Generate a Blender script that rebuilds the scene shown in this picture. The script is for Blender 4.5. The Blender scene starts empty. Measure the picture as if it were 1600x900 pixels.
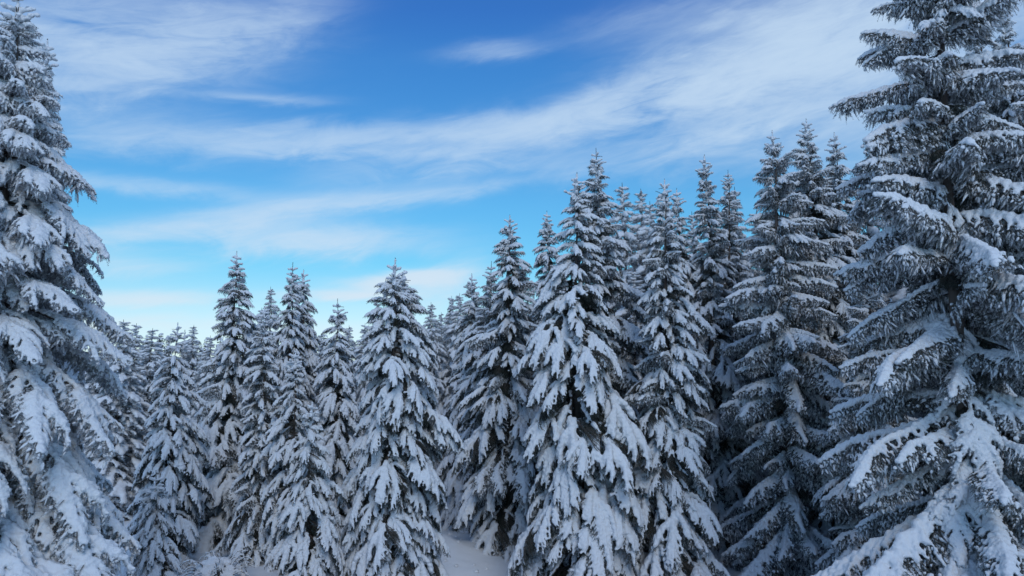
import bpy, math, random, time
import numpy as np
from mathutils import Vector, Matrix, noise as mnoise

T0 = time.time()
scene = bpy.context.scene
COL = scene.collection
R = math.radians

# ------------------------------------------------------------------ camera
EYE = 4.5                 # the photographer stands on a snowy rise
PITCH = R(6.0)
FOCAL_PX = 1209.0         # for a 1600 px wide picture
cam_data = bpy.data.cameras.new('camera')
cam_data.sensor_width = 36.0
cam_data.lens = 36.0 * FOCAL_PX / 1600.0
cam_data.clip_start = 0.05
cam_data.clip_end = 5000.0
cam = bpy.data.objects.new('camera', cam_data)
cam.location = (0, 0, EYE)
cam.rotation_euler = (R(90) + PITCH, 0, 0)
COL.objects.link(cam)
scene.camera = cam
scene.render.resolution_x, scene.render.resolution_y = 1024, 576
scene.view_settings.view_transform = 'Standard'
scene.view_settings.look = 'None'
scene.view_settings.gamma = 1.0
scene.view_settings.exposure = 0.0
scene.view_settings.use_curve_mapping = False
scene.render.engine = 'CYCLES'
scene.cycles.max_bounces = 4
scene.cycles.diffuse_bounces = 1


def direction(px, py):
    cx, cy = (px - 800.0) / FOCAL_PX, (450.0 - py) / FOCAL_PX
    c, s = math.cos(PITCH), math.sin(PITCH)
    return Vector((cx, c - cy * s, s + cy * c))


def point(px, py, depth):
    d = direction(px, py)
    return Vector((0, 0, EYE)) + d * (depth / d.y)


def az_el(px, py):
    d = direction(px, py).normalized()
    return math.atan2(d.x, d.y), math.asin(d.z)


# ------------------------------------------------------------------ sky and sun
SUN_EL, SUN_AZ = R(38), R(168)          # behind the camera, veiled by thin cloud
world = bpy.data.worlds.new('World')
scene.world = world
world.use_nodes = True
wn, wl = world.node_tree.nodes, world.node_tree.links
wn.clear()


def W(kind, **kw):
    n = wn.new(kind)
    for k, v in kw.items():
        setattr(n, k, v)
    return n


def M(op, a, b=None, c=None, clamp=False):
    n = W('ShaderNodeMath', operation=op, use_clamp=clamp)
    for i, v in enumerate((a, b, c)):
        if v is None:
            continue
        if isinstance(v, (int, float)):
            n.inputs[i].default_value = v
        else:
            wl.new(v, n.inputs[i])
    return n.outputs[0]


def MIX(fac, a, b, blend='MIX'):
    n = W('ShaderNodeMix', data_type='RGBA', blend_type=blend)
    for sock, v in ((n.inputs['Factor'], fac), (n.inputs['A'], a), (n.inputs['B'], b)):
        if isinstance(v, (int, float)):
            sock.default_value = v
        elif isinstance(v, tuple):
            sock.default_value = v + (1.0,)
        else:
            wl.new(v, sock)
    return [o for o in n.outputs if o.type == 'RGBA'][0]


tc = W('ShaderNodeTexCoord')
sep = W('ShaderNodeSeparateXYZ')
wl.new(tc.outputs['Generated'], sep.inputs[0])
dx, dy, dz = sep.outputs
AZ = M('ARCTAN2', dx, dy)
EL = M('ARCSINE', dz)
nishita = W('ShaderNodeTexSky', sky_type='NISHITA', sun_disc=False, sun_elevation=SUN_EL,
            sun_rotation=SUN_AZ, altitude=1500.0, air_density=1.0, dust_density=0.4, ozone_density=2.0)
STRENGTH = 0.1
# deeper, more saturated blue high up, cyan towards the horizon
ramp = W('ShaderNodeValToRGB')
wl.new(M('MULTIPLY', EL, 2.0 / math.pi, clamp=True), ramp.inputs[0])
cr = ramp.color_ramp
SKY_TINT = [(0.00, (0.72, 0.86, 1.08)), (0.03, (0.85, 0.97, 1.08)), (0.05, (0.84, 1.03, 1.05)), (0.084, (0.51, 1.09, 1.15)),
            (0.134, (0.48, 1.14, 1.32)), (0.246, (0.37, 1.04, 1.55)), (0.285, (0.34, 0.91, 1.57)), (1.00, (0.36, 0.90, 1.50))]
cr.elements[0].position, cr.elements[0].color = SKY_TINT[0][0], SKY_TINT[0][1] + (1,)
cr.elements[1].position, cr.elements[1].color = SKY_TINT[-1][0], SKY_TINT[-1][1] + (1,)
for p, c in SKY_TINT[1:-1]:
    e = cr.elements.new(p)
    e.color = c + (1,)
blue = MIX(1.0, nishita.outputs[0], ramp.outputs[0], 'MULTIPLY')

# wind-drawn noise: stretched along streaks that climb to the right
skew = M('SUBTRACT', EL, M('MULTIPLY', AZ, 0.16))
comb = W('ShaderNodeCombineXYZ')
wl.new(M('MULTIPLY', AZ, 3.2), comb.inputs[0])
wl.new(M('MULTIPLY', skew, 15.0), comb.inputs[1])
n1 = W('ShaderNodeTexNoise')
n1.inputs['Scale'].default_value = 1.0
n1.inputs['Detail'].default_value = 7.0
n1.inputs['Roughness'].default_value = 0.55
n1.inputs['Distortion'].default_value = 0.5
wl.new(comb.outputs[0], n1.inputs['Vector'])
comb2 = W('ShaderNodeCombineXYZ')
wl.new(M('MULTIPLY', AZ, 9.0), comb2.inputs[0])
wl.new(M('MULTIPLY', skew, 24.0), comb2.inputs[1])
n2 = W('ShaderNodeTexNoise')
n2.inputs['Scale'].default_value = 1.0
n2.inputs['Detail'].default_value = 6.0
n2.inputs['Roughness'].default_value = 0.6
n2.inputs['Distortion'].default_value = 0.8
wl.new(comb2.outputs[0], n2.inputs['Vector'])
# soft wandering of the cloud outlines, less for the thin ones
DAZ = M('MULTIPLY', M('SUBTRACT', n1.outputs['Fac'], 0.5), 0.16)
DEL = M('MULTIPLY', M('SUBTRACT', n2.outputs['Fac'], 0.5), 0.10)


def cloud(px, py, half_len, half_wid, rise, weight):
    a, e = az_el(px, py)
    ca, sa = math.cos(R(rise)), math.sin(R(rise))
    k = min(1.0, half_wid / 38.0)
    da = M('SUBTRACT', M('MULTIPLY_ADD', DAZ, k, AZ), a)
    de = M('SUBTRACT', M('MULTIPLY_ADD', DEL, k, EL), e)
    u = M('MULTIPLY', M('ADD', M('MULTIPLY', da, ca), M('MULTIPLY', de, sa)), FOCAL_PX / half_len)
    v = M('MULTIPLY', M('SUBTRACT', M('MULTIPLY', de, ca), M('MULTIPLY', da, sa)), FOCAL_PX / half_wid)
    q = M('ADD', M('MULTIPLY', u, u), M('MULTIPLY', v, v))
    return M('MULTIPLY', M('POWER', 2.718, M('MULTIPLY', q, -0.8)), weight)


CLOUDS = [
    (140, 50, 170, 72, 8, 1.2), (300, 62, 130, 40, 18, 0.9), (420, 28, 90, 22, 18, 0.45), (110, 132, 90, 24, 4, 0.5),
    (300, 218, 220, 20, 3, 0.5), (620, 212, 260, 17, 6, 0.95), (960, 165, 300, 28, 14, 1.25), (1180, 110, 170, 42, 12, 0.9),
    (1300, 60, 200, 64, 12, 1.7), (1140, 205, 110, 18, 8, 1.2), (930, 255, 220, 22, 0, 0.4), (570, 240, 130, 8, 2, 0.6),
    (480, 322, 150, 13, 9, 1.1), (330, 355, 190, 13, 11, 1.1), (490, 376, 130, 19, 2, 1.6), (240, 292, 130, 9, 0, 0.8),
    (205, 415, 70, 14, 2, 0.7), (230, 466, 75, 8, 2, 1.6), (160, 505, 160, 12, 0, 0.5),
    (628, 438, 66, 9, 5, 3.6), (545, 461, 66, 6, 2, 3.4), (668, 428, 40, 5, 3, 1.8), (705, 440, 55, 26, 25, 0.8),
    (250, 225, 130, 24, 0, 0.25), (770, 80, 60, 10, 4, 0.6), (400, 155, 80, 6, 4, 0.6), (650, 305, 120, 9, 6, 0.4),
    (1500, 80, 260, 120, 0, 1.0), (330, 512, 300, 12, 0, 0.6), (1010, 25, 120, 16, 10, 0.3), (760, 295, 60, 8, 10, 0.5),
]
total = None
for c in CLOUDS:
    g = cloud(*c)
    total = g if total is None else M('ADD', total, g)
# the same thin cirrus carries on over the rest of the sky
out_of_frame = M('MAXIMUM', M('MULTIPLY', M('SUBTRACT', M('ABSOLUTE', AZ), 0.62), 5.0, clamp=True),
                 M('MULTIPLY', M('SUBTRACT', EL, 0.48), 5.0, clamp=True))
total = M('ADD', total, M('MULTIPLY', out_of_frame, 0.45))
comb3 = W('ShaderNodeCombineXYZ')
wl.new(M('MULTIPLY', AZ, 14.0), comb3.inputs[0])
wl.new(M('MULTIPLY', skew, 70.0), comb3.inputs[1])
n3 = W('ShaderNodeTexNoise')
n3.inputs['Scale'].default_value = 1.0
n3.inputs['Detail'].default_value = 8.0
n3.inputs['Roughness'].default_value = 0.65
n3.inputs['Distortion'].default_value = 1.0
wl.new(comb3.outputs[0], n3.inputs['Vector'])
texture = M('ADD', M('ADD', M('MULTIPLY', n1.outputs['Fac'], 1.0), M('MULTIPLY', n2.outputs['Fac'], 0.7)), M('MULTIPLY', n3.outputs['Fac'], 0.6))
density = M('MULTIPLY', total, M('SUBTRACT', texture, 0.72))
cover = M('SUBTRACT', 1.0, M('POWER', 2.718, M('MULTIPLY', M('MAXIMUM', density, 0.0), -2.0)))
CLOUD_COL = (5.6, 7.2, 9.0)             # divided by the strength below
LOW_CLOUD = (7.8, 8.6, 9.2)             # whiter near the horizon
cloud_col = MIX(M('SUBTRACT', 1.0, M('MULTIPLY', EL, 4.5, clamp=True), clamp=True), CLOUD_COL, LOW_CLOUD)
sky = MIX(M('MULTIPLY', cover, 0.92), blue, cloud_col)
bg = W('ShaderNodeBackground')
bg.inputs['Strength'].default_value = STRENGTH
wl.new(sky, bg.inputs['Color'])
wo = W('ShaderNodeOutputWorld')
wl.new(bg.outputs[0], wo.inputs[0])

sun_data = bpy.data.lights.new('sun', 'SUN')
sun_data.energy = 0.9
sun_data.angle = R(24)
sun_data.color = (1.0, 0.985, 0.965)
sun = bpy.data.objects.new('sun', sun_data)
sun_dir = Vector((math.sin(SUN_AZ) * math.cos(SUN_EL), math.cos(SUN_AZ) * math.cos(SUN_EL), math.sin(SUN_EL)))
sun.rotation_euler = sun_dir.to_track_quat('Z', 'Y').to_euler()
sun.location = sun_dir * 60
COL.objects.link(sun)


# ------------------------------------------------------------------ materials
def new_material(name):
    m = bpy.data.materials.new(name)
    m.use_nodes = True
    n, l = m.node_tree.nodes, m.node_tree.links
    return m, n, l, n['Principled BSDF']


def snow_material(name, scale, bump, colour=(0.83, 0.87, 0.90)):
    m, n, l, b = new_material(name)
    tcn = n.new('ShaderNodeTexCoord')
    no = n.new('ShaderNodeTexNoise')
    no.inputs['Scale'].default_value = scale
    no.inputs['Detail'].default_value = 5.0
    no.inputs['Roughness'].default_value = 0.65
    l.new(tcn.outputs['Object'], no.inputs['Vector'])
    cr_ = n.new('ShaderNodeValToRGB')
    cr_.color_ramp.elements[0].color = tuple(0.93 * c for c in colour) + (1,)
    cr_.color_ramp.elements[1].color = colour + (1,)
    l.new(no.outputs['Fac'], cr_.inputs[0])
    l.new(cr_.outputs[0], b.inputs['Base Color'])
    bp = n.new('ShaderNodeBump')
    bp.inputs['Strength'].default_value = bump
    bp.inputs['Distance'].default_value = 0.02
    l.new(no.outputs['Fac'], bp.inputs['Height'])
    l.new(bp.outputs[0], b.inputs['Normal'])
    b.inputs['Roughness'].default_value = 0.75
    b.inputs['Specular IOR Level'].default_value = 0.2
    return m


SNOW = snow_material('snow', 38.0, 0.85)
GROUND_SNOW = snow_material('ground_snow', 5.0, 0.5)

NEEDLES, n, l, b = new_material('needles')
att = n.new('ShaderNodeAttribute')
att.attribute_name = 'rime'
crn = n.new('ShaderNodeValToRGB')
crn.color_ramp.elements[0].color = (0.017, 0.027, 0.017, 1)
crn.color_ramp.elements[1].color = (0.62, 0.65, 0.69, 1)
e = crn.color_ramp.elements.new(0.45)
e.color = (0.105, 0.120, 0.112, 1)
l.new(att.outputs['Fac'], crn.inputs[0])
l.new(crn.outputs[0], b.inputs['Base Color'])
b.inputs['Roughness'].default_value = 0.7
b.inputs['Specular IOR Level'].default_value = 0.25

BARK, n, l, b = new_material('bark')
tcn = n.new('ShaderNodeTexCoord')
mp = n.new('ShaderNodeMapping')
mp.inputs['Scale'].default_value = (14, 14, 4)
no = n.new('ShaderNodeTexNoise')
no.inputs['Detail'].default_value = 6
crn = n.new('ShaderNodeValToRGB')
crn.color_ramp.elements[0].color = (0.035, 0.027, 0.022, 1)
crn.color_ramp.elements[1].color = (0.14, 0.115, 0.10, 1)
bp = n.new('ShaderNodeBump')
l.new(tcn.outputs['Object'], mp.inputs[0])
l.new(mp.outputs[0], no.inputs['Vector'])
l.new(no.outputs['Fac'], crn.inputs[0])
l.new(crn.outputs[0], b.inputs['Base Color'])
l.new(no.outputs['Fac'], bp.inputs['Height'])
l.new(bp.outputs[0], b.inputs['Normal'])
b.inputs['Roughness'].default_value = 0.9


# ------------------------------------------------------------------ mesh tools
def ico(sub):
    import bmesh
    bm = bmesh.new()
    bmesh.ops.create_icosphere(bm, subdivisions=sub, radius=1.0)
    v = np.array([x.co[:] for x in bm.verts])
    f = np.array([[q.index for q in p.verts] for p in bm.faces])
    bm.free()
    return v, f


ICO1, ICO2 = ico(1), ico(2)


def tri_mesh(name, V, F, mats, mat_idx=None, smooth=False, rime=None):
    """one mesh out of triangle arrays"""
    V, F = np.asarray(V, np.float32), np.asarray(F, np.int32)
    me = bpy.data.meshes.new(name)
    me.vertices.add(len(V))
    me.vertices.foreach_set('co', V.ravel())
    me.loops.add(F.size)
    me.loops.foreach_set('vertex_index', F.ravel())
    me.polygons.add(len(F))
    me.polygons.foreach_set('loop_start', np.arange(0, F.size, 3, dtype=np.int32))
    for m in mats:
        me.materials.append(m)
    if mat_idx is not None:
        me.polygons.foreach_set('material_index', np.asarray(mat_idx, np.int32))
    me.polygons.foreach_set('use_smooth', np.full(len(F), smooth))
    if rime is not None:
        a = me.attributes.new('rime', 'FLOAT', 'POINT')
        a.data.foreach_set('value', np.asarray(rime, np.float32))
    me.update(calc_edges=True)
    me.validate()
    return me


class Tris:
    def __init__(self):
        self.V, self.F, self.M, self.A, self.n = [], [], [], [], 0

    def add(self, v, f, mat=0, rime=0.0):
        v = np.asarray(v, float)
        f = np.asarray(f, int)
        self.V.append(v)
        self.F.append(f + self.n)
        self.M.append(np.full(len(f), mat))
        self.A.append(np.broadcast_to(np.asarray(rime, float), (len(v),)).copy())
        self.n += len(v)

    def tube(self, pts, radii, sides=5, mat=0, rime=0.0):
        pts = np.asarray(pts, float)
        tan = np.gradient(pts, axis=0)
        tan /= np.linalg.norm(tan, axis=1)[:, None] + 1e-9
        ref = np.array([0.0, 0.0, 1.0]) if abs(tan[0][2]) < 0.9 else np.array([1.0, 0, 0])
        a = np.cross(tan, ref)
        a /= np.linalg.norm(a, axis=1)[:, None] + 1e-9
        c = np.cross(tan, a)
        ang = np.arange(sides) * 2 * math.pi / sides
        r = np.asarray(radii, float)[:, None, None]
        ring = pts[:, None] + r * (a[:, None] * np.cos(ang)[None, :, None] + c[:, None] * np.sin(ang)[None, :, None])
        v = ring.reshape(-1, 3)
        f = []
        for i in range(len(pts) - 1):
            for k in range(sides):
                p, q = i * sides + k, i * sides + (k + 1) % sides
                f += [(p, q, q + sides), (p, q + sides, p + sides)]
        base = (len(pts) - 1) * sides
        for k in range(1, sides - 1):
            f.append((base, base + k, base + k + 1))
        self.add(v, f, mat, rime)

    def arrays(self):
        return np.concatenate(self.V), np.concatenate(self.F), np.concatenate(self.M), np.concatenate(self.A)

    def mesh(self, name, mats, smooth=False):
        V, F, Mi, A = self.arrays()
        return tri_mesh(name, V, F, mats, Mi, smooth, A)


def resample(pts, step):
    pts = np.asarray(pts, float)
    seg = np.linalg.norm(np.diff(pts, axis=0), axis=1)
    d = np.concatenate([[0], np.cumsum(seg)])
    k = max(2, int(d[-1] / step) + 1)
    s = np.linspace(0, d[-1], k)
    return np.stack([np.interp(s, d, pts[:, i]) for i in range(3)], 1), s / max(d[-1], 1e-9)


def needle_tris(T, rng, pts, step, per, length, width, rime, mat=0):
    """bristling needles round a twig"""
    p, s = resample(pts, step)
    tan = np.gradient(p, axis=0)
    tan /= np.linalg.norm(tan, axis=1)[:, None] + 1e-9
    p, tan = np.repeat(p, per, 0), np.repeat(tan, per, 0)
    k = len(p)
    rad = rng.normal(size=(k, 3))
    rad -= tan * (rad * tan).sum(1)[:, None]
    rad /= np.linalg.norm(rad, axis=1)[:, None] + 1e-9
    d = tan * rng.uniform(0.35, 0.8, (k, 1)) + rad
    d /= np.linalg.norm(d, axis=1)[:, None]
    side = np.cross(d, rng.normal(size=(k, 3)))
    side /= np.linalg.norm(side, axis=1)[:, None] + 1e-9
    L = length * rng.uniform(0.7, 1.25, (k, 1))
    p = p + rng.normal(size=(k, 3)) * step * 0.2
    v = np.stack([p - side * width, p + side * width, p + d * L], 1).reshape(-1, 3)
    f = np.arange(k * 3).reshape(-1, 3)
    a = np.repeat(np.clip(rime + rng.normal(size=k) * 0.12, 0, 1), 3)
    T.add(v, f, mat, a)


def fuse(name, V, F, voxel, smooth_iter, lump, lump_size):
    """melt overlapping blobs into one soft mass of snow"""
    src = tri_mesh(name + '_src', V, F, [])
    ob = bpy.data.objects.new(name + '_src', src)
    COL.objects.link(ob)
    m = ob.modifiers.new('r', 'REMESH')
    m.mode = 'VOXEL'
    m.voxel_size = voxel
    m.use_smooth_shade = True
    m = ob.modifiers.new('s', 'SMOOTH')
    m.factor, m.iterations = 0.5, smooth_iter
    if lump:
        t = bpy.data.textures.new(name, 'CLOUDS')
        t.noise_scale = lump_size
        t.noise_depth = 3
        m = ob.modifiers.new('d', 'DISPLACE')
        m.texture, m.strength, m.mid_level = t, lump, 0.5
        m.texture_coords = 'LOCAL'
    ev = ob.evaluated_get(bpy.context.evaluated_depsgraph_get())
    em = ev.to_mesh()
    em.calc_loop_triangles()
    Vo = np.empty(len(em.vertices) * 3, np.float32)
    em.vertices.foreach_get('co', Vo)
    Fo = np.empty(len(em.loop_triangles) * 3, np.int32)
    em.loop_triangles.foreach_get('vertices', Fo)
    ev.to_mesh_clear()
    bpy.data.objects.remove(ob)
    bpy.data.meshes.remove(src)
    return Vo.reshape(-1, 3), Fo.reshape(-1, 3)


class Blobs:
    """overlapping balls, later melted together"""
    def __init__(self):
        self.c, self.r = [], []

    def add(self, c, r):
        self.c.append(np.asarray(c, float))
        self.r.append(np.asarray(r, float) if np.ndim(r) else np.array([r, r, r * 0.85]))

    def arrays(self, unit=ICO1):
        c, r = np.array(self.c), np.array(self.r)
        v = c[:, None] + r[:, None] * unit[0][None]
        f = unit[1][None] + (np.arange(len(c)) * len(unit[0]))[:, None, None]
        return v.reshape(-1, 3), f.reshape(-1, 3)


# ------------------------------------------------------------------ boughs
def make_bough(L, style, seed, fine=1.0, hoar=0.0):
    """one bough pointing along +X, L metres long: returns (branch mesh, snow mesh)"""
    rng = np.random.default_rng(seed)
    U = rng.uniform
    T, S = Tris(), Blobs()
    lumps = Tris()
    pads = style == 'pillow'                      # snow lies in pads; else on a ridge with hanging shoots below
    ns = 16
    s = np.linspace(0, 1, ns)
    if style == 'hoar':
        z = L * (0.12 * s - 0.40 * s ** 2)
    elif L < 0.3:
        z = L * (0.30 * s - 0.22 * s ** 2)
    elif pads:
        z = L * (0.12 * s - 0.46 * s ** 2.2)
    else:
        z = L * (0.10 * s - 0.22 * s ** 2 + 0.05 * np.clip(s - 0.8, 0, 1))
    y = L * (0.06 * np.sin(s * U(2, 5) + U(0, 6)) + 0.012 * np.sin(s * U(9, 14) + U(0, 6)))
    z = z + L * 0.018 * np.sin(s * U(8, 13)) * s
    y -= y[0]
    axis = np.stack([s * L * (0.97 if pads else 1.0), y, z], 1)
    T.tube(axis, L * 0.014 * (1.15 - s) + 0.003, 5, 1)

    def along(line, q):
        u = np.linspace(0, 1, len(line))
        return np.array([np.interp(q, u, line[:, i]) for i in range(3)])

    # sprays: fans of twigs, each with a spine of its own
    if pads and L >= 0.8 or style == 'hoar' and L >= 1.2:
        sprays = [(axis[7:], 0.0, 0.54 * L)]
        side = 1 if U() < 0.5 else -1
        for q in (0.22, 0.36, 0.50, 0.62) if L < 1.8 else (0.14, 0.24, 0.33, 0.42, 0.50, 0.58, 0.66):
            if U() < 0.12:
                continue
            l_ = L * (U(0.30, 0.46) if L < 1.8 else U(0.24, 0.38)) * (1.15 - 0.4 * q)
            a = R(U(34, 66)) * side
            t = np.linspace(0, 1, 9)
            c_ = a - R(18) * side * t
            spine = along(axis, q)[None] + np.stack([t * l_ * np.cos(c_), t * l_ * np.sin(c_), l_ * (U(0.0, 0.12) * t - U(0.5, 0.8) * t ** 2.1)], 1)
            T.tube(spine, 0.008 * (1.2 - t) + 0.003, 4, 1)
            sprays.append((spine, a, l_))
            side = -side
    else:
        sprays = [(axis, 0.0, L)]
    gap = (0.058 if pads else 0.050 if style == 'hoar' else 0.074) * (0.6 + 0.4 * L) * fine ** 0.6
    twigs = []
    for si, (spine, head, l_) in enumerate(sprays):
        d, side = 0.10 * l_, 1
        while d < 0.985 * l_:
            q = d / l_
            if pads:
                w = (0.40 if L < 0.8 else 0.46) * l_ * min(1, (q + 0.12) / 0.42) * (1.06 - q) ** 0.34 * U(0.72, 1.15)
            else:
                w = 0.40 * l_ * min(1, (q + 0.12) / 0.32) * (1.02 - q) ** 0.62 * U(0.62, 1.05)
            w = min(max(w, 0.055), 0.33 * U(0.8, 1.1))
            ang = head + R(U(20, 44) if pads else U(44, 66)) * side
            t = np.linspace(0, 1, 6)
            fall = (0.98 if pads else 0.75) * U(0.75, 1.25)
            bend = R(16) * side
            a = ang - bend * t
            p = along(spine, q)[None] + np.stack([t * w * np.cos(a), t * w * np.sin(a), -w * fall * t ** (1.45 if pads else 1.7) + 0.02 * np.sin(t * 3)], 1)
            twigs.append((p, w, q, si, 0))
            if w > 0.17:
                for tt in np.arange(0.3, 0.95, 0.24):
                    for sd in ((1, -1) if U() < 0.85 else (side,)):
                        ww = w * (1.05 - tt) * U(0.45, 0.75)
                        if ww < 0.05:
                            continue
                        b0 = along(p, tt)
                        a2 = ang - bend * tt + sd * R(U(30, 52))
                        t2 = np.linspace(0, 1, 4)
                        p2 = b0[None] + np.stack([t2 * ww * np.cos(a2), t2 * ww * np.sin(a2), -ww * (fall + 0.15) * t2 ** 1.5], 1)
                        twigs.append((p2, ww, q, si, 1))
            side = -side
            d += gap * 0.5 * U(0.75, 1.3)
    # ---- green growth
    nl, nw = 0.022 * fine ** 0.5, 0.0028 * fine
    per = 4 if fine < 2 else 2
    if fine > 2:
        nw *= 1.5
    step = 0.012 * fine ** 1.1
    needle_tris(T, rng, axis[5:], step, per, nl, nw, 0.15)
    clump = np.clip(np.convolve(U(0.0, 1.9, 15), [0.15, 0.7, 0.15], 'same'), 0.25, 1.7)
    for p, w, q, si, lev in twigs:
        hang = np.interp(q, np.linspace(0, 1, 15), clump) * U(0.6, 1.25)
        if fine < 2:
            T.tube(p, np.linspace(0.006, 0.0025, len(p)), 3, 1)
        base_rime = U(0.0, 0.45) if pads else U(0.0, 0.22) if style == 'shelter' else U(0.1, 0.6)
        needle_tris(T, rng, p, step, per, nl, nw, hoar + base_rime)
        tip = p[-1] - p[-2]
        tip /= np.linalg.norm(tip)
        e = p[-1] + tip * U(0.03, 0.07) * (1 if pads else 0.6)
        needle_tris(T, rng, [p[-1], e], step, per, nl, nw, hoar + U(0, 0.3))
        # hanging shoots under the twig
        for tt in np.arange(U(0, 0.25), 1.0, (0.30 if pads else 0.19) * fine ** 0.7 * 0.2 / max(w, 0.08)):
            if pads and U() < 0.45:
                continue
            b0 = along(p, tt)
            h = U(0.05, 0.14) if pads else U(0.07, 0.25) * (1.15 - 0.5 * q)
            h *= min(1.0, 0.45 + 0.5 * L) * (1.0 if pads else hang)
            if not pads and hang < 0.5 and U() < 0.6:
                continue
            sway = rng.normal(size=2) * h * 0.32
            hp = np.stack([np.linspace(b0[i], b0[i] + (sway[i] if i < 2 else -h), 3) for i in range(3)], 1)
            hp[1, :2] += rng.normal(size=2) * 0.01
            rm = U(0.0, 0.48) if pads else U(0.0, 0.35) if style == 'shelter' else U(0.15, 0.9)
            needle_tris(T, rng, hp, step * 1.05, per, nl * 0.85, nw, rm + hoar)
            if style in ('curtain', 'hoar') and fine < 2:                         # rime caked on the hanging shoots
                for _ in range(2):
                    if U() > (0.85 if style == 'curtain' else 0.9):
                        continue
                    c0 = U(0.0, 0.5)
                    c1 = min(1.0, c0 + U(0.2, 0.55))
                    pa, pb = hp[0] * (1 - c0) + hp[2] * c0, hp[0] * (1 - c1) + hp[2] * c1
                    v = ICO1[0] * (1 + rng.normal(size=(len(ICO1[0]), 1)) * 0.2)
                    r_ = U(0.009, 0.021) if style == 'curtain' else U(0.011, 0.025)
                    hl = np.linalg.norm(pb - pa) * 0.5
                    zz = v[:, 2:3]
                    v = (pa + pb) / 2 + np.concatenate([v[:, :2] * r_ * (1 + 0.3 * zz), zz * hl], 1) + zz * 0.5 * np.array([[pa[0] - pb[0], pa[1] - pb[1], 0]])
                    v = v + rng.normal(size=3) * 0.006
                    lumps.add(v, ICO1[1])
    if style == 'shelter':
        return T, None
    # ---- snow lying on it
    vox = 0.0118 * max(0.85, min(1.25, L)) * fine

    def lay(p, r0, r1, lift, keep):
        k = max(3, int(np.linalg.norm(p[-1] - p[0]) / (0.55 * min(r0, r1 * 1.6))) + 1)
        for i in range(k):
            t = i / (k - 1)
            if U() > keep:
                continue
            r = (r1 + (r0 - r1) * (1 - t) ** 1.4) * U(0.75, 1.2)
            S.add(along(p, t) + np.array([0, 0, r * lift]) + rng.normal(size=3) * r * 0.18, r)
    rb = min(max(0.030 + 0.034 * L, 0.046 if L > 0.3 else 0.053), 0.074 if style == 'curtain' else 0.062)
    if fine > 2:
        rb *= 1.45
    if pads:
        rb = min(rb, 0.056 if fine < 2 else 0.075)
        heavy = [np.clip(np.convolve(U(0.2, 1.5, 9), [0.2, 0.6, 0.2], 'same'), 0.3, 1.25) for _ in sprays]
        bare = [i > 0 and U() < 0.10 for i in range(len(sprays))]
        if len(sprays) > 1:
            lay(axis[3:8], rb * 0.6, rb * 0.5, 0.7, 0.55)
        for i, (spine, head, l_) in enumerate(sprays):
            if not bare[i]:
                lay(spine[1:], rb * 0.9, rb * 0.75, 0.7, 0.93)
        for p, w, q, si, lev in twigs:
            hv = np.interp(q, np.linspace(0, 1, 9), heavy[si])
            if bare[si] and U() < 0.8 or U() < (0.07 if lev == 0 else 0.72) + max(0, 0.6 - hv) * 0.6:
                continue
            r0 = rb * (0.84 if lev == 0 else 0.45) * (0.55 + 0.45 * hv)
            lay(p, r0, max(0.016 * (0.7 + 0.3 * L), r0 * 0.46), 0.5, 0.95)
            if lev == 0 and w > 0.10 and U() < 0.85:       # fill between twigs close to the spine
                for m_ in (p[2], p[3]):
                    S.add(m_ + np.array([0, 0, r0 * 0.35]), r0 * U(0.7, 1.0))
    else:
        heavy = np.clip(np.convolve(U(0.2, 1.6, 9), [0.2, 0.6, 0.2], 'same'), 0.35, 1.25)
        full = style == 'hoar'
        if full:
            rb = min(rb, 0.050)
        lay(axis[1:], rb * 0.85, rb * 0.65, 0.7, 1.0)
        lay(axis[2:-1] + np.array([0, 0, rb * 0.5]), rb * 0.62, rb * 0.5, 0.75, 0.6)
        if full:
            for spine, head, l_ in sprays[1:]:
                lay(spine, rb * 0.8, rb * 0.6, 0.7, 0.95)
        for p, w, q, si, lev in twigs:
            hv = np.interp((q + 0.37 * si) % 1.0, np.linspace(0, 1, 9), heavy)
            if U() < ((0.05 if lev == 0 else 0.45) + max(0, 0.7 - hv) * 0.6 if full else (0.07 if lev == 0 else 0.6)):
                continue
            r0 = rb * (0.72 if lev == 0 else 0.5) * (0.5 + 0.5 * hv)
            cut = p if full else p[:max(3, int(len(p) * U(0.45, 0.9) * (0.6 + 0.4 * hv)))]
            lay(cut, r0, max(0.015, r0 * (0.6 if full else 0.5)), 0.5, 0.94)
            if full and lev == 0:
                for m_ in (p[2], p[3]):
                    if U() < 0.4:
                        S.add(m_ + np.array([0, 0, r0 * 0.2]) + rng.normal(size=3) * 0.012, r0 * U(0.7, 1.1))
            if lev == 0 and U() < 0.9:
                S.add(p[1] + np.array([0, 0, r0 * 0.4]), r0 * U(0.85, 1.15))
    # clods that have slipped and stuck
    for _ in range(int(10 * L)):
        p = twigs[int(U(0, len(twigs)))][0]
        S.add(p[-1] + rng.normal(size=3) * 0.012, U(0.018, 0.032) * (0.6 + 0.4 * L))
    V, F = fuse('bough', *S.arrays(), vox, 2, 0.024 * fine, 0.035)
    if lumps.n:
        lv, lf, _, _ = lumps.arrays()
        V, F = np.concatenate([V, lv]), np.concatenate([F, lf + len(V)])
    return T, (V, F)


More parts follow.
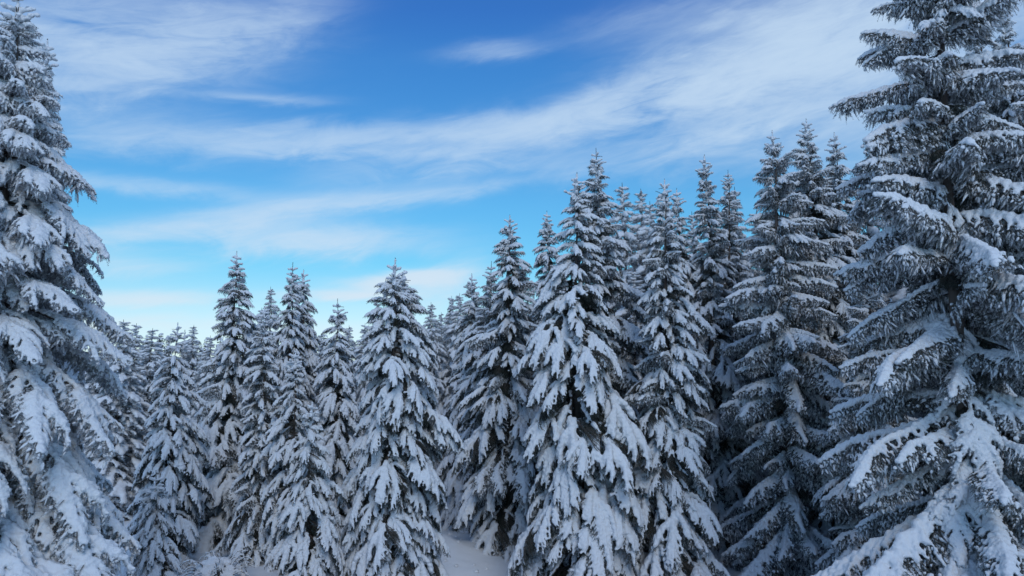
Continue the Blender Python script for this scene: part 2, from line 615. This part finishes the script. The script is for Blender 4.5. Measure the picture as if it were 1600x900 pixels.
LENGTHS = (0.24, 0.50, 0.90, 1.40, 2.10)
BOUGHS = {}
for style in ('pillow', 'curtain', 'hoar', 'shelter'):
    for li, L in enumerate(LENGTHS):
        if li == 4 and style in ('pillow', 'shelter'):
            continue
        for v in range(2 if li == 4 else {'pillow': 5, 'curtain': 4, 'hoar': 3, 'shelter': 2}[style]):
            T, sn = make_bough(L, style, 100 * li + v + {'pillow': 0, 'curtain': 1000, 'hoar': 2000, 'shelter': 3000}[style], 1.0, 0.48 if style == 'hoar' else 0.0)
            BOUGHS.setdefault((style, li), []).append(
                (T.mesh('bough', [NEEDLES, BARK]), tri_mesh('snow', *sn, [SNOW], smooth=True) if sn else None, L))
for k_ in BOUGHS:
    print('boughs built', k_, sum(len(a.polygons) for a, _, _ in BOUGHS[k_]), sum(len(b_.polygons) if b_ else 0 for _, b_, _ in BOUGHS[k_]))
print('boughs built', round(time.time() - T0, 1), 's,',
      sum(len(a.polygons) + (len(s_.polygons) if s_ else 0) for k in BOUGHS.values() for a, s_, _ in k), 'triangles')


# ------------------------------------------------------------------ leader: the growing tip of a spruce
def make_leader(seed, laden):
    rng = np.random.default_rng(seed)
    U = rng.uniform
    T, S = Tris(), Blobs()
    H = 0.55
    spike = np.array([[0, 0, -0.05], [0.005, 0.0, 0.2], [0.012, 0.008, 0.38], [0.012, 0.012, H]])
    T.tube(spike, [0.012, 0.010, 0.007, 0.004], 5, 1)
    needle_tris(T, rng, spike, 0.010, 5, 0.02, 0.0026, 0.3)
    if laden:
        for t in np.linspace(0.1, 0.92, 15):
            r = 0.036 * (1.2 - 0.7 * t) * U(0.7, 1.4)
            S.add(np.array([np.interp(t * H, [0, .2, .38, H], spike[:, i]) for i in range(3)]) + rng.normal(size=3) * 0.006, (r, r, r * 1.3))
    for zz, k, ln in ((0.32, 4, 0.13), (0.16, 5, 0.17), (0.02, 5, 0.22)):
        a0 = U(0, 6)
        for i in range(k):
            a = a0 + i * 2 * math.pi / k + U(-0.3, 0.3)
            l_ = ln * U(0.75, 1.2)
            up = U(0.2, 0.9)
            t = np.linspace(0, 1, 4)
            p = np.stack([np.cos(a) * t * l_, np.sin(a) * t * l_, zz + up * l_ * t - 0.2 * l_ * t ** 2], 1)
            T.tube(p, [0.006, 0.005, 0.004, 0.003], 4, 1)
            needle_tris(T, rng, p, 0.010, 5, 0.02, 0.0026, U(0, 0.4))
            if U() < 0.88:
                for q in np.linspace(0.25, 1.0, 6):
                    c = np.array([np.interp(q, t, p[:, j]) for j in range(3)])
                    S.add(c + np.array([0, 0, 0.014]) + rng.normal(size=3) * 0.005, U(0.022, 0.044))
    V, F = fuse('leader', *S.arrays(), 0.0085, 2, 0.01, 0.04)
    return T.mesh('leader', [NEEDLES, BARK]), tri_mesh('snow', V, F, [SNOW], smooth=True)


LEADERS = [make_leader(40 + i, i != 1) for i in range(4)]


def make_trunk(seed):
    rng = np.random.default_rng(seed)
    T = Tris()
    t = np.linspace(0, 1, 14)
    flare = 1 + 0.5 * np.exp(-t * 30)
    pts = np.stack([0.006 * np.sin(t * 7 + seed), 0.006 * np.cos(t * 5 + seed) - 0.006, t], 1)
    T.tube(pts, 0.0145 * (1 - t * 0.96) * flare, 9)
    return T


TRUNKS = [make_trunk(i).mesh('trunk', [BARK], True) for i in range(3)]


# ------------------------------------------------------------------ ground
def ground_z(x, y):
    rise = 1 - min(1, max(0, (y - 3.5) / 8.5))
    rise = rise * rise * (3 - 2 * rise)
    near = math.exp(-((x * 0.02) ** 2 + ((y - 12) * 0.03) ** 2))
    lump = mnoise.noise(Vector((x * 0.22, y * 0.22, 3.3))) * 0.22 + mnoise.noise(Vector((x * 0.9, y * 0.9, 7.0))) * 0.07 + mnoise.noise(Vector((x * 2.9, y * 2.9, 2.0))) * 0.03
    bank = 0.42 * math.exp(-(((x + 1.9) / 1.1) ** 2 + ((y - 19.5) / 1.6) ** 2))     # bank behind the middle spruce
    far = mnoise.noise(Vector((x * 0.01, y * 0.01, 9.1))) * min(3.0, max(0.0, (y - 60) * 0.02))
    return 2.85 * rise + lump * near + bank + far


def build_ground():
    def axis_vals(lo, hi, fine_lo, fine_hi, st):
        v = list(np.arange(fine_lo, fine_hi, st))
        q, s_ = fine_hi, st
        while q < hi:
            v.append(q); s_ *= 1.25; q += s_
        v.append(hi)
        q, s_ = fine_lo, st
        while q > lo:
            s_ *= 1.25; q -= s_
            v.insert(0, max(q, lo))
        return np.array(v)
    xs = axis_vals(-1500, 1500, -14, 14, 0.13)
    ys = axis_vals(-300, 2500, 2, 26, 0.13)
    V = np.array([(x, y, ground_z(x, y)) for y in ys for x in xs])
    nx = len(xs)
    i = np.arange(len(ys) - 1)[:, None] * nx + np.arange(nx - 1)[None]
    i = i.ravel()
    F = np.concatenate([np.stack([i, i + 1, i + nx + 1], 1), np.stack([i, i + nx + 1, i + nx], 1)])
    o = bpy.data.objects.new('snowy_ground', tri_mesh('snowy_ground', V, F, [GROUND_SNOW], smooth=True))
    o['kind'] = 'structure'
    COL.objects.link(o)


build_ground()


# ------------------------------------------------------------------ whole spruces
def link(name, mesh, parent, mat=None):
    o = bpy.data.objects.new(name, mesh)
    COL.objects.link(o)
    o.parent = parent
    if mat is not None:
        o.matrix_local = mat
    return o


def spruce_root(label, group, px, top_y, depth, seed, lean=0.0):
    top = point(px, top_y, depth)
    rng = random.Random(seed)
    gx = top.x - lean
    gz = ground_z(gx, depth) - 0.06
    root = bpy.data.objects.new('spruce_tree', None)
    root.empty_display_size = 0.3
    H = top.z - gz
    root.location = (gx, depth, gz)
    root.rotation_euler = (R(rng.uniform(-1.6, 1.6)), math.atan2(lean, H), 0)
    root['label'], root['category'], root['group'] = label, 'spruce', group
    COL.objects.link(root)
    return root, H


def bough_at(root, rng, z, phi, pitch, L, style, roll=0.0, snowy=True):
    li = 0 if L < 0.24 else 1 if L < 0.50 else 2 if L < 0.92 else 3 if L < 1.42 or style in ('pillow', 'shelter') else 4
    bm, sm, L0 = rng.choice(BOUGHS[(style, li)])
    k = L / L0
    mat = (Matrix.Translation((0, 0, z)) @ Matrix.Rotation(phi, 4, 'Z') @ Matrix.Rotation(-pitch, 4, 'Y')
           @ Matrix.Rotation(roll, 4, 'X') @ Matrix.Diagonal((k, k, k, 1)))
    b_ = link('bough', bm, root, mat)
    if snowy:
        link('snow', sm, b_)
    return b_


def lerp_table(t, table):
    for (a, va), (b_, vb) in zip(table, table[1:]):
        if t <= b_:
            return va + (vb - va) * (t - a) / (b_ - a)
    return table[-1][1]


PITCHES = {   # degrees above the level, from the tip (0) to the foot (1)
    'pillow': ((0, 48), (0.07, 20), (0.2, -6), (0.5, -24), (1, -34)),
    'curtain': ((0, 45), (0.10, 15), (0.3, 0), (0.6, -12), (1, -24)),
    'hoar': ((0, 48), (0.08, 20), (0.2, -4), (0.5, -22), (1, -36)),
    'mixed': ((0, 46), (0.08, 18), (0.25, -2), (0.55, -18), (1, -30)),
}


def spruce(label, group, px, top_y, depth, foot_px, foot_y, style, seed, lean=0.0, density=1.0, swell=0.35, extra=()):
    """foot_px: half the width of the crown (in the photograph's pixels) where it is foot_y down the picture"""
    root, H = spruce_root(label, group, px, top_y, depth, seed, lean)
    rng = random.Random(seed * 7 + 1)
    swell *= rng.uniform(0.85, 1.2)
    density *= rng.uniform(0.9, 1.12) * (1.35 if foot_px < 45 else 1.0)
    drop = (point(px, top_y, depth).z - point(px, foot_y, depth).z)
    Rf = foot_px / FOCAL_PX * depth
    full = Rf / (1 - math.exp(-min(1.0, drop / H) / swell))     # the crown widens fast, then hardly
    tm = rng.choice(TRUNKS)
    link('trunk', tm, root, Matrix.Diagonal((H * 1.0, H * 1.0, H - 0.35, 1)))
    lm, ls = LEADERS[seed % 4]
    k = rng.uniform(0.8, 1.15) * (0.75 + 0.03 * H)
    ld = link('leader', lm, root, Matrix.Translation((0, 0, H - 0.55 * k)) @ Matrix.Rotation(rng.uniform(0, 6), 4, 'Z') @ Matrix.Diagonal((k, k, k, 1)))
    link('snow', ls, ld)
    if 'two tips' in label or 'heavy snow pads' in label:          # forked crowns
        for ox, oz, kk in ((0.16, 0.28, 0.9), (-0.17, 0.42, 0.85)) if 'heavy' in label else ((0.16, 0.18, 0.95),):
            l2, s2 = LEADERS[(seed + 1) % 4]
            ld = link('leader', l2, root, Matrix.Translation((ox, 0.04, H - oz - 0.55 * kk)) @ Matrix.Rotation(rng.uniform(0, 6), 4, 'Z') @ Matrix.Diagonal((kk, kk, kk, 1)))
            link('snow', s2, ld)
    z = H - 0.50 * k
    phi, lop = rng.uniform(0, 6), rng.uniform(0, 6)
    while z > 0.34:
        t = (H - z) / H
        L = max(full * (1 - math.exp(-t / swell)) * min(1.0, 0.5 + t * 5.0), 0.15)
        if t > 0.9:
            L *= 1 - 2.0 * (t - 0.9)
        nb = 4 if t < 0.06 else 5 if L < 0.5 else 6 if L < 1.2 or style == 'curtain' else 7
        for i in range(nb):
            st = 'pillow' if t < 0.07 or style == 'pillow' or (style == 'mixed' and rng.random() < 0.6) or (style == 'curtain' and L < 1.15 and rng.random() < 0.2) else 'hoar' if style == 'hoar' else 'curtain'
            if L > 0.4 and rng.random() < 0.08:
                continue
            ph = phi + i * 2 * math.pi / nb + rng.uniform(-0.32, 0.32)
            pit = R(lerp_table(t, PITCHES[style]) + rng.gauss(0, 10 if style == 'curtain' else 7))
            reach = max(0.62, math.cos(pit - (0.30 if st == 'pillow' else 0.1)))
            bough_at(root, rng, z + rng.uniform(-0.5, 0.5) * (0.30 if style == 'curtain' else 0.18), ph, pit, (0.90 if st == 'pillow' else 1.08 if style == 'hoar' else 1.0) * L / reach * rng.uniform(0.58 if style == 'curtain' else 0.80 if style == 'hoar' else 0.74, 1.0 if style == 'hoar' else 1.14) * (1 + (0.08 if style == 'hoar' else 0.18) * math.sin(ph - lop + z * 1.3)) * (1.18 if rng.random() < 0.04 and style != 'hoar' else 1.0), st, R(rng.uniform(-18, 18)))
        phi += 2.4
        dz_ = 0.92 * (0.10 + (0.195 if style in ('pillow', 'mixed') else 0.20 if style == 'curtain' else 0.15) * min(1.5, L)) / density * rng.uniform(0.85, 1.15)
        if L > 0.35:                            # sheltered green shoots between the whorls
            for i in range(1 if style == 'curtain' and t > 0.25 else 0 if style == 'curtain' else 2):
                bough_at(root, rng, z - dz_ * rng.uniform(0.3, 0.8), phi + rng.uniform(0, 6.28), R(lerp_table(t, PITCHES[style]) + rng.gauss(0, 8)),
                         L * (rng.uniform(0.35, 0.55) if style == 'curtain' else rng.uniform(0.55, 0.8)), 'hoar' if style == 'hoar' else 'shelter', 0, style == 'hoar')
        z -= dz_
    for (ey, ephi, epit, eL, est) in extra:       # boughs of this tree that stand out
        ez = point(px, ey, depth).z - root.location.z
        bough_at(root, rng, ez, R(ephi), R(epit), eL, est)
    return root


# (label, px, top_y, depth, half width, at y, style, lean)
NEAR = [
    ('tall spruce under thick snow cut off by the left edge of the photo', 28, -28, 10.0, 300, 880, 'hoar', 0.0, 1.10),
    ('snowy spruce rising close behind the big one at the left edge', 72, 60, 12.5, 122, 700, 'hoar', 0.15, 0.85),
    ('small spruce at the foot of the two tipped spruce on the left', 243, 735, 15.2, 42, 895, 'pillow', 0.0, 0.50),
    ('broad snowy spruce with two tips standing behind a small one', 274, 503, 18.5, 62, 780, 'pillow', 0.0, 0.42),
    ('tall dark sided spruce behind the snow covered shrub', 375, 394, 21.0, 72, 820, 'mixed', 0.0, 0.42),
    ('slender spruce directly in front of the tall dark sided one', 413, 478, 18.8, 50, 800, 'mixed', 0.0, 0.42),
    ('spruce with a narrow tip left of a close set pair', 458, 410, 22.0, 48, 700, 'pillow', 0.0, 0.42),
    ('slightly lower right hand spruce of the close set pair', 472, 420, 23.0, 48, 700, 'pillow', 0.0, 0.42),
    ('mid height spruce before the close set pair', 462, 545, 18.2, 48, 760, 'pillow', 0.0, 0.42),
    ('short full spruce in front, just left of the broad middle one', 490, 625, 15.2, 64, 880, 'pillow', 0.0, 0.45),
    ('slim pale tipped spruce left of the broad middle one', 527, 466, 21.5, 48, 700, 'pillow', 0.0, 0.42),
    ('broad spruce with heavy snow pads in the middle foreground', 619, 405, 15.5, 88, 880, 'pillow', 0.0, 0.24),
    ('second blunt tip spruce pressed against the broad middle one', 634, 424, 16.1, 74, 880, 'pillow', 0.0, 0.24),
    ('bluish spruce behind the right flank of the broad middle one', 738, 428, 23.0, 55, 700, 'pillow', 0.0, 0.42),
    ('dark spruce nestled against the tall pointed tree', 767, 408, 22.0, 60, 760, 'mixed', 0.0, 0.42),
    ('tall pointed spruce above the small open patch of snow', 796, 337, 20.0, 82, 830, 'mixed', 0.0, 0.42),
    ('spruce peeking between the tall pointed one and the bare tipped one', 855, 330, 23.5, 62, 700, 'pillow', 0.0, 0.42),
    ('large spruce with bare dark tip right of the snow patch', 903, 266, 16.2, 105, 860, 'pillow', 0.0, 0.32),
    ('spruce with tall snow crusted tip behind the bare tipped one', 932, 232, 18.6, 82, 560, 'mixed', 0.0, 0.42),
    ('large spruce with broken snow pads and dark green gaps', 1037, 280, 16.6, 82, 860, 'mixed', 0.0, 0.36),
    ('slim spruce behind the one with broken snow pads', 1061, 290, 20.5, 60, 600, 'pillow', 0.0, 0.42),
    ('white topped spruce in the gap before the dark right group', 1104, 238, 20.0, 56, 560, 'mixed', 0.0, 0.42),
    ('lower spruce leaning on the white topped one in the gap', 1136, 266, 21.5, 50, 560, 'mixed', 0.0, 0.42),
    ('dark spruce with sparse snow, left one of the right group', 1207, 204, 17.6, 116, 800, 'curtain', -0.1, 0.42),
    ('blunt topped spruce beside the dark sparse one', 1258, 186, 18.6, 106, 700, 'mixed', -0.2, 0.42),
    ('spruce half hidden behind the biggest one on the right', 1305, 205, 21.0, 98, 700, 'mixed', -0.2, 0.42),
    ('shaded spruce low between the right group and the biggest one', 1350, 400, 15.6, 88, 860, 'curtain', 0.0, 0.40),
    ('biggest spruce with long drooping snowy boughs and hanging twigs', 1446, -165, 11.0, 205, 860, 'curtain', -0.02, 0.25),
    ('spruce with tiny bare spike behind the biggest one', 1533, 8, 15.5, 88, 600, 'curtain', 0.0, 0.40),
    ('spruce with snow knobs on its tip near the right edge', 1566, 2, 14.8, 92, 560, 'mixed', 0.0, 0.40),
    ('spruce cut off by the right edge of the photo', 1648, -20, 13.2, 135, 640, 'curtain', 0.0, 0.40),
]
GROUP = 'snow laden spruces round the clearing'
for i, (label, px, ty, dep, hw, hy, style, lean, swell) in enumerate(NEAR):
    lean += 0.10 * math.sin(i * 2.3)
    extra = ()
    if label.startswith('biggest'):
        extra = ((305, -92, -58, 1.2, 'hoar'), (345, -66, -44, 1.9, 'hoar'), (480, -92, -62, 1.1, 'hoar'),
                 (400, -52, -32, 2.2, 'hoar'), (570, -88, -50, 1.8, 'hoar'), (640, -97, -48, 1.9, 'hoar'),
                 (770, -138, -32, 2.0, 'curtain'), (520, -150, -16, 1.8, 'curtain'), (600, -35, -28, 2.2, 'hoar'),
                 (190, -160, -10, 1.4, 'curtain'), (240, -25, -8, 1.9, 'curtain'), (700, -122, -34, 1.7, 'hoar'))
    spruce(label, GROUP, px, ty, dep, hw, hy, style, 11 + i, lean, swell=swell, extra=extra)
print('near spruces', round(time.time() - T0, 1), 's,', len(bpy.data.objects), 'objects')


# ------------------------------------------------------------------ spruces farther off: joined crowns
FAR_BOUGHS = []
for i, (L, st) in enumerate(((0.45, 'pillow'), (0.9, 'pillow'), (0.9, 'curtain'), (1.4, 'pillow'))):
    T, (V, F) = make_bough(L, st, 500 + i, 4.6, 0.62)
    FAR_BOUGHS.append((L, T.arrays(), (V, F)))


def make_far_crown(seed):
    """a spruce 10 m high in two meshes: green crown and its snow"""
    rng = random.Random(seed)
    C, Sn = Tris(), Tris()
    H, full = 10.0, 1.75
    z = H - 0.25
    C.tube([(0, 0, H - 0.8), (0.01, 0, H - 0.3), (0.02, 0.01, H)], [0.03, 0.02, 0.008], 5, 1)
    for q in range(5):
        v = ICO1[0] * (0.05 + 0.012 * q) * (1 + np.random.default_rng(seed + q).normal(size=(len(ICO1[0]), 1)) * 0.15)
        Sn.add(v + np.array([0.015 * (q % 2), 0, H - 0.18 - 0.12 * q]), ICO1[1])
    phi = 0
    while z > 0.7:
        t = (H - z) / H
        L = max(0.2, full * (1 - math.exp(-t / 0.45)))
        nb = 5 if L < 0.5 else 6
        for i in range(nb):
            LL = L * rng.uniform(0.68, 1.2)
            ch = 0 if LL < 0.6 else 3 if LL > 1.15 else rng.choice((1, 1, 2))
            L0, (v1, f1, m1, a1), (v2, f2) = FAR_BOUGHS[ch]
            k = LL / L0 * 1.1
            pit = R(lerp_table(t, PITCHES['mixed']) + rng.gauss(0, 6))
            mat = np.array(Matrix.Translation((0, 0, z + rng.uniform(-.08, .08))) @ Matrix.Rotation(phi + i * 6.283 / nb + rng.uniform(-.3, .3), 4, 'Z')
                           @ Matrix.Rotation(-pit, 4, 'Y') @ Matrix.Diagonal((k, k, k, 1)))
            C.V.append(v1 @ mat[:3, :3].T + mat[:3, 3]); C.F.append(f1 + C.n); C.M.append(m1); C.A.append(a1); C.n += len(v1)
            Sn.add(v2 @ mat[:3, :3].T + mat[:3, 3], f2)
        phi += 2.4
        z -= (0.14 + 0.20 * L) * rng.uniform(0.85, 1.15)
    V, F, _, _ = Sn.arrays()
    return C.mesh('crown', [NEEDLES, BARK]), tri_mesh('snow', V, F, [SNOW], smooth=True)


CROWNS = [make_far_crown(900 + i) for i in range(3)]
print('far crowns', [(len(a.polygons), len(b_.polygons)) for a, b_ in CROWNS])
print('far crowns', round(time.time() - T0, 1), 's,', sum(len(a.polygons) + len(b_.polygons) for a, b_ in CROWNS), 'triangles')


def far_spruce(label, group, px, top_y, depth, width, seed):
    root, H = spruce_root(label, group, px, top_y, depth, seed)
    rng = random.Random(seed)
    link('trunk', TRUNKS[seed % 3], root, Matrix.Diagonal((H, H, H * 0.95, 1)))
    cm, sm = CROWNS[seed % 3]
    a = rng.uniform(0, 6.28)
    w = H / 10 * width
    c_ = link('crown', cm, root, Matrix.Rotation(a, 4, 'Z') @ Matrix.Diagonal((w, w, H / 10, 1)))
    c_['kind'] = 'stuff'
    s_ = link('snow', sm, c_)
    s_['kind'] = 'stuff'
    return root


FAR = [
    ('frosted far spruce touching the snowy flank of the left edge trees', 158, 518, 27, 1.2),
    ('pale far spruce, tallest of those behind the left edge trees', 193, 499, 24, 1.35),
    ('narrow far spruce just right of the tallest pale one', 216, 505, 30, 1.15),
    ('far spruce midway between the pale one and the two tipped one', 235, 512, 29, 1.25),
    ('small far spruce top beside the left tip of the two tipped spruce', 248, 532, 38, 0.9),
    ('narrow far spruce just right of the two tipped spruce', 301, 507, 30, 1.0),
    ('dark far spruce with a bare twig tip left of the tall dark sided one', 329, 524, 26, 1.1),
    ('slim spruce tip showing between the tall dark sided one and the close set pair', 424, 448, 27, 0.8),
    ('lower spruce tip to the left of the slim one by the close set pair', 407, 480, 29, 0.8),
    ('far spruce top right of the close set pair', 500, 520, 30, 0.9),
    ('far spruce right behind the slim pale tipped one', 546, 508, 28, 0.9),
    ('far spruce in the notch left of the broad middle one', 571, 505, 27, 1.0),
    ('far spruce pressed to the left shoulder of the broad middle one', 590, 470, 24, 0.8),
    ('far dark spruce to the right of the broad middle tips', 674, 472, 27, 0.9),
    ('narrow far spruce beside that dark one and a little lower', 689, 487, 31, 0.8),
    ('far spruce left of two tips in the shaded gap', 706, 462, 29, 0.8),
    ('far spruce right of two tips in the shaded gap', 717, 457, 27, 0.9),
    ('far spruce with curled tip right of the snow crusted tip', 973, 285, 24.5, 0.85),
    ('far spruce with short rounded tip next to the curled one', 1000, 296, 26, 0.85),
    ('far spruce with a bare cross shaped tip', 1017, 312, 24, 0.85),
    ('far spruce filling the gap under the white topped one', 1082, 330, 27, 0.9),
    ('far spruce tip right of the white topped pair', 1150, 290, 25, 0.8),
    ('far spruce deep between the right group and the gap', 1178, 330, 26, 1.0),
    ('far spruce above the shoulder of the blunt topped one', 1288, 262, 24, 1.0),
    ('far spruce behind the left boughs of the biggest one', 1350, 250, 24, 1.1),
    ('far spruce seen through the boughs of the biggest one', 1430, 200, 21, 1.1),
    ('far spruce in the dark hollow right of the biggest one', 1520, 160, 19, 1.2),
    ('far spruce behind the spruce at the right edge', 1590, 120, 18, 1.2),
    ('far spruce behind the broad middle one low in the gap', 655, 520, 24, 1.1),
    ('far spruce behind the dark nestled one', 775, 470, 28, 1.2),
    ('far spruce deep behind the bare tipped one', 880, 420, 26, 1.2),
    ('far spruce deep behind the broken snow pads', 990, 420, 22.5, 1.2),
    ('far spruce low behind the slender and the tall dark sided ones', 440, 560, 27, 1.1),
    ('far spruce low behind the two tipped one', 335, 600, 24, 1.0),
]
for i, (label, px, ty, dep, w) in enumerate(FAR):
    far_spruce(label, 'farther spruces behind the clearing', px, ty, dep, w, 300 + i)


def far_wood():
    """the wood beyond, one mass"""
    rng = random.Random(5)
    C = Tris()
    cm, sm = CROWNS[0], CROWNS[1]
    def arr(me):
        V = np.empty(len(me.vertices) * 3, np.float32); me.vertices.foreach_get('co', V)
        return V.reshape(-1, 3)
    # small spruces made of tiers of ragged snowy skirts
    for row in range(5):
        y = 40 + row * 9
        n_ = int(y * 1.5 / 2.4)
        for i in range(n_):
            x = (i / n_ - 0.5) * y * 1.7 + rng.uniform(-1, 1)
            yy = y + rng.uniform(-3, 3)
            px = 800 + x / yy * FOCAL_PX
            limit = EYE + yy * (math.tan(R(2.6)) if px < 700 else math.tan(R(6)))
            H = min(limit, rng.uniform(8, 12)) * rng.uniform(0.85, 1.0)
            gz = ground_z(x, yy)
            tier, z = 0, H
            while z > 0.6:
                t = (H - z) / H
                r = 0.16 + 0.17 * H * t ** 0.85
                m_ = max(7, int(r * 11))
                a0 = rng.uniform(0, 6)
                for q in range(m_):
                    a = a0 + q * 6.283 / m_ + rng.uniform(-.15, .15)
                    rr = r * rng.uniform(0.7, 1.15)
                    w_ = rr * 3.0 / m_
                    ca, sa = math.cos(a), math.sin(a)
                    dzv = rr * rng.uniform(0.35, 0.7)
                    p0 = np.array([x, yy, gz + z + 0.1])
                    tip = np.array([x + ca * rr, yy + sa * rr, gz + z - dzv])
                    mid = (p0 * 0.42 + tip * 0.58) + np.array([0, 0, 0.10 * rr + 0.05])
                    sd = np.array([-sa, ca, 0]) * w_
                    lo = np.array([0, 0, -0.16 - 0.1 * rr])
                    C.add([p0, mid - sd, mid + sd, tip], [(0, 1, 2), (1, 3, 2)], 0)
                    C.add([p0 + lo, mid - sd * 1.1 + lo, mid + sd * 1.1 + lo, tip + lo * 0.4], [(0, 1, 2), (1, 3, 2)], 1, rng.uniform(0, 0.4))
                z -= 0.26 + 0.10 * r
    o = bpy.data.objects.new('far_wood', C.mesh('far_wood', [SNOW, NEEDLES]))
    o['kind'] = 'stuff'
    o['label'] = 'snowy wood far behind the spruces'
    COL.objects.link(o)


far_wood()


# ------------------------------------------------------------------ snow covered shrub in the lower left
def shrub():
    rng = np.random.default_rng(77)
    U = rng.uniform
    c = point(340, 893, 16.6)
    gz = ground_z(c.x, c.y)
    root = bpy.data.objects.new('shrub', None)
    root.location = (c.x, c.y, gz)
    root['label'] = 'low shrub of arching twigs under a cap of snow'
    root['category'] = 'shrub'
    COL.objects.link(root)
    T, S = Tris(), Blobs()
    for i in range(60):
        a = U(0, 6.28)
        reach, h = U(0.35, 0.85), U(0.28, 0.62)
        t = np.linspace(0, 1, 9)
        bx, by = U(-0.15, 0.15, 2)
        p = np.stack([bx + np.cos(a + t * U(-.5, .5)) * reach * t ** 0.8, by + np.sin(a) * reach * t ** 0.8 * 0.8,
                      h * np.sin(np.clip(t * U(1.9, 2.9), 0, 2.9)) + 0.02], 1)
        T.tube(p, np.linspace(0.010, 0.004, 9), 4, 1)
        for q in np.linspace(0.12, 1, 18):
            if U() < 0.9:
                k = np.array([np.interp(q, t, p[:, j]) for j in range(3)])
                S.add(k + np.array([0, 0, 0.012]), U(0.016, 0.028))
    for i in range(120):
        a, r = U(0, 6.28), U(0, 1) ** 0.7 * 0.55
        S.add((np.cos(a) * r - 0.02, np.sin(a) * r * 0.8, 0.50 * (1 - (r / 0.72) ** 2) + U(-.05, .02)), U(0.06, 0.11))
    # the bent twig that sticks out at the top right
    p = np.array([[0.25, -0.1, 0.3], [0.36, -0.12, 0.5], [0.47, -0.12, 0.62], [0.56, -0.13, 0.66], [0.61, -0.13, 0.52], [0.64, -0.13, 0.42]])
    T.tube(p, [0.014, 0.012, 0.010, 0.009, 0.007, 0.005], 5, 1)
    pr, _ = resample(p, 0.022)
    for k in pr:
        S.add(k + np.array([0, 0, 0.012]), U(0.018, 0.028))
    tw = link('twigs', T.mesh('twigs', [NEEDLES, BARK]), root)
    tw['kind'] = 'stuff'
    V, F = fuse('shrub', *S.arrays(), 0.012, 2, 0.02, 0.05)
    link('snow', tri_mesh('snow', V, F, [SNOW], smooth=True), root)


shrub()


# ------------------------------------------------------------------ clods shaken off the boughs, lying on the snow
def clods():
    rng = np.random.default_rng(4)
    T = Tris()
    for i in range(900):
        x, y = rng.uniform(-8, 6), rng.uniform(11, 24)
        r = rng.uniform(0.015, 0.05) * (1.6 if rng.uniform() < 0.1 else 1.0)
        v = ICO2[0] * (1 + rng.normal(size=(len(ICO2[0]), 1)) * 0.16) * np.array([r, r * rng.uniform(0.7, 1.3), r * 0.7])
        T.add(v + np.array([x, y, ground_z(x, y) + r * 0.2]), ICO2[1])
    o = bpy.data.objects.new('snow_clods', T.mesh('snow_clods', [SNOW], True))
    o['kind'] = 'stuff'
    o['label'] = 'small clods of snow fallen on the ground below the spruces'
    COL.objects.link(o)


clods()
print('done', round(time.time() - T0, 1), 's,', len(bpy.data.objects), 'objects')
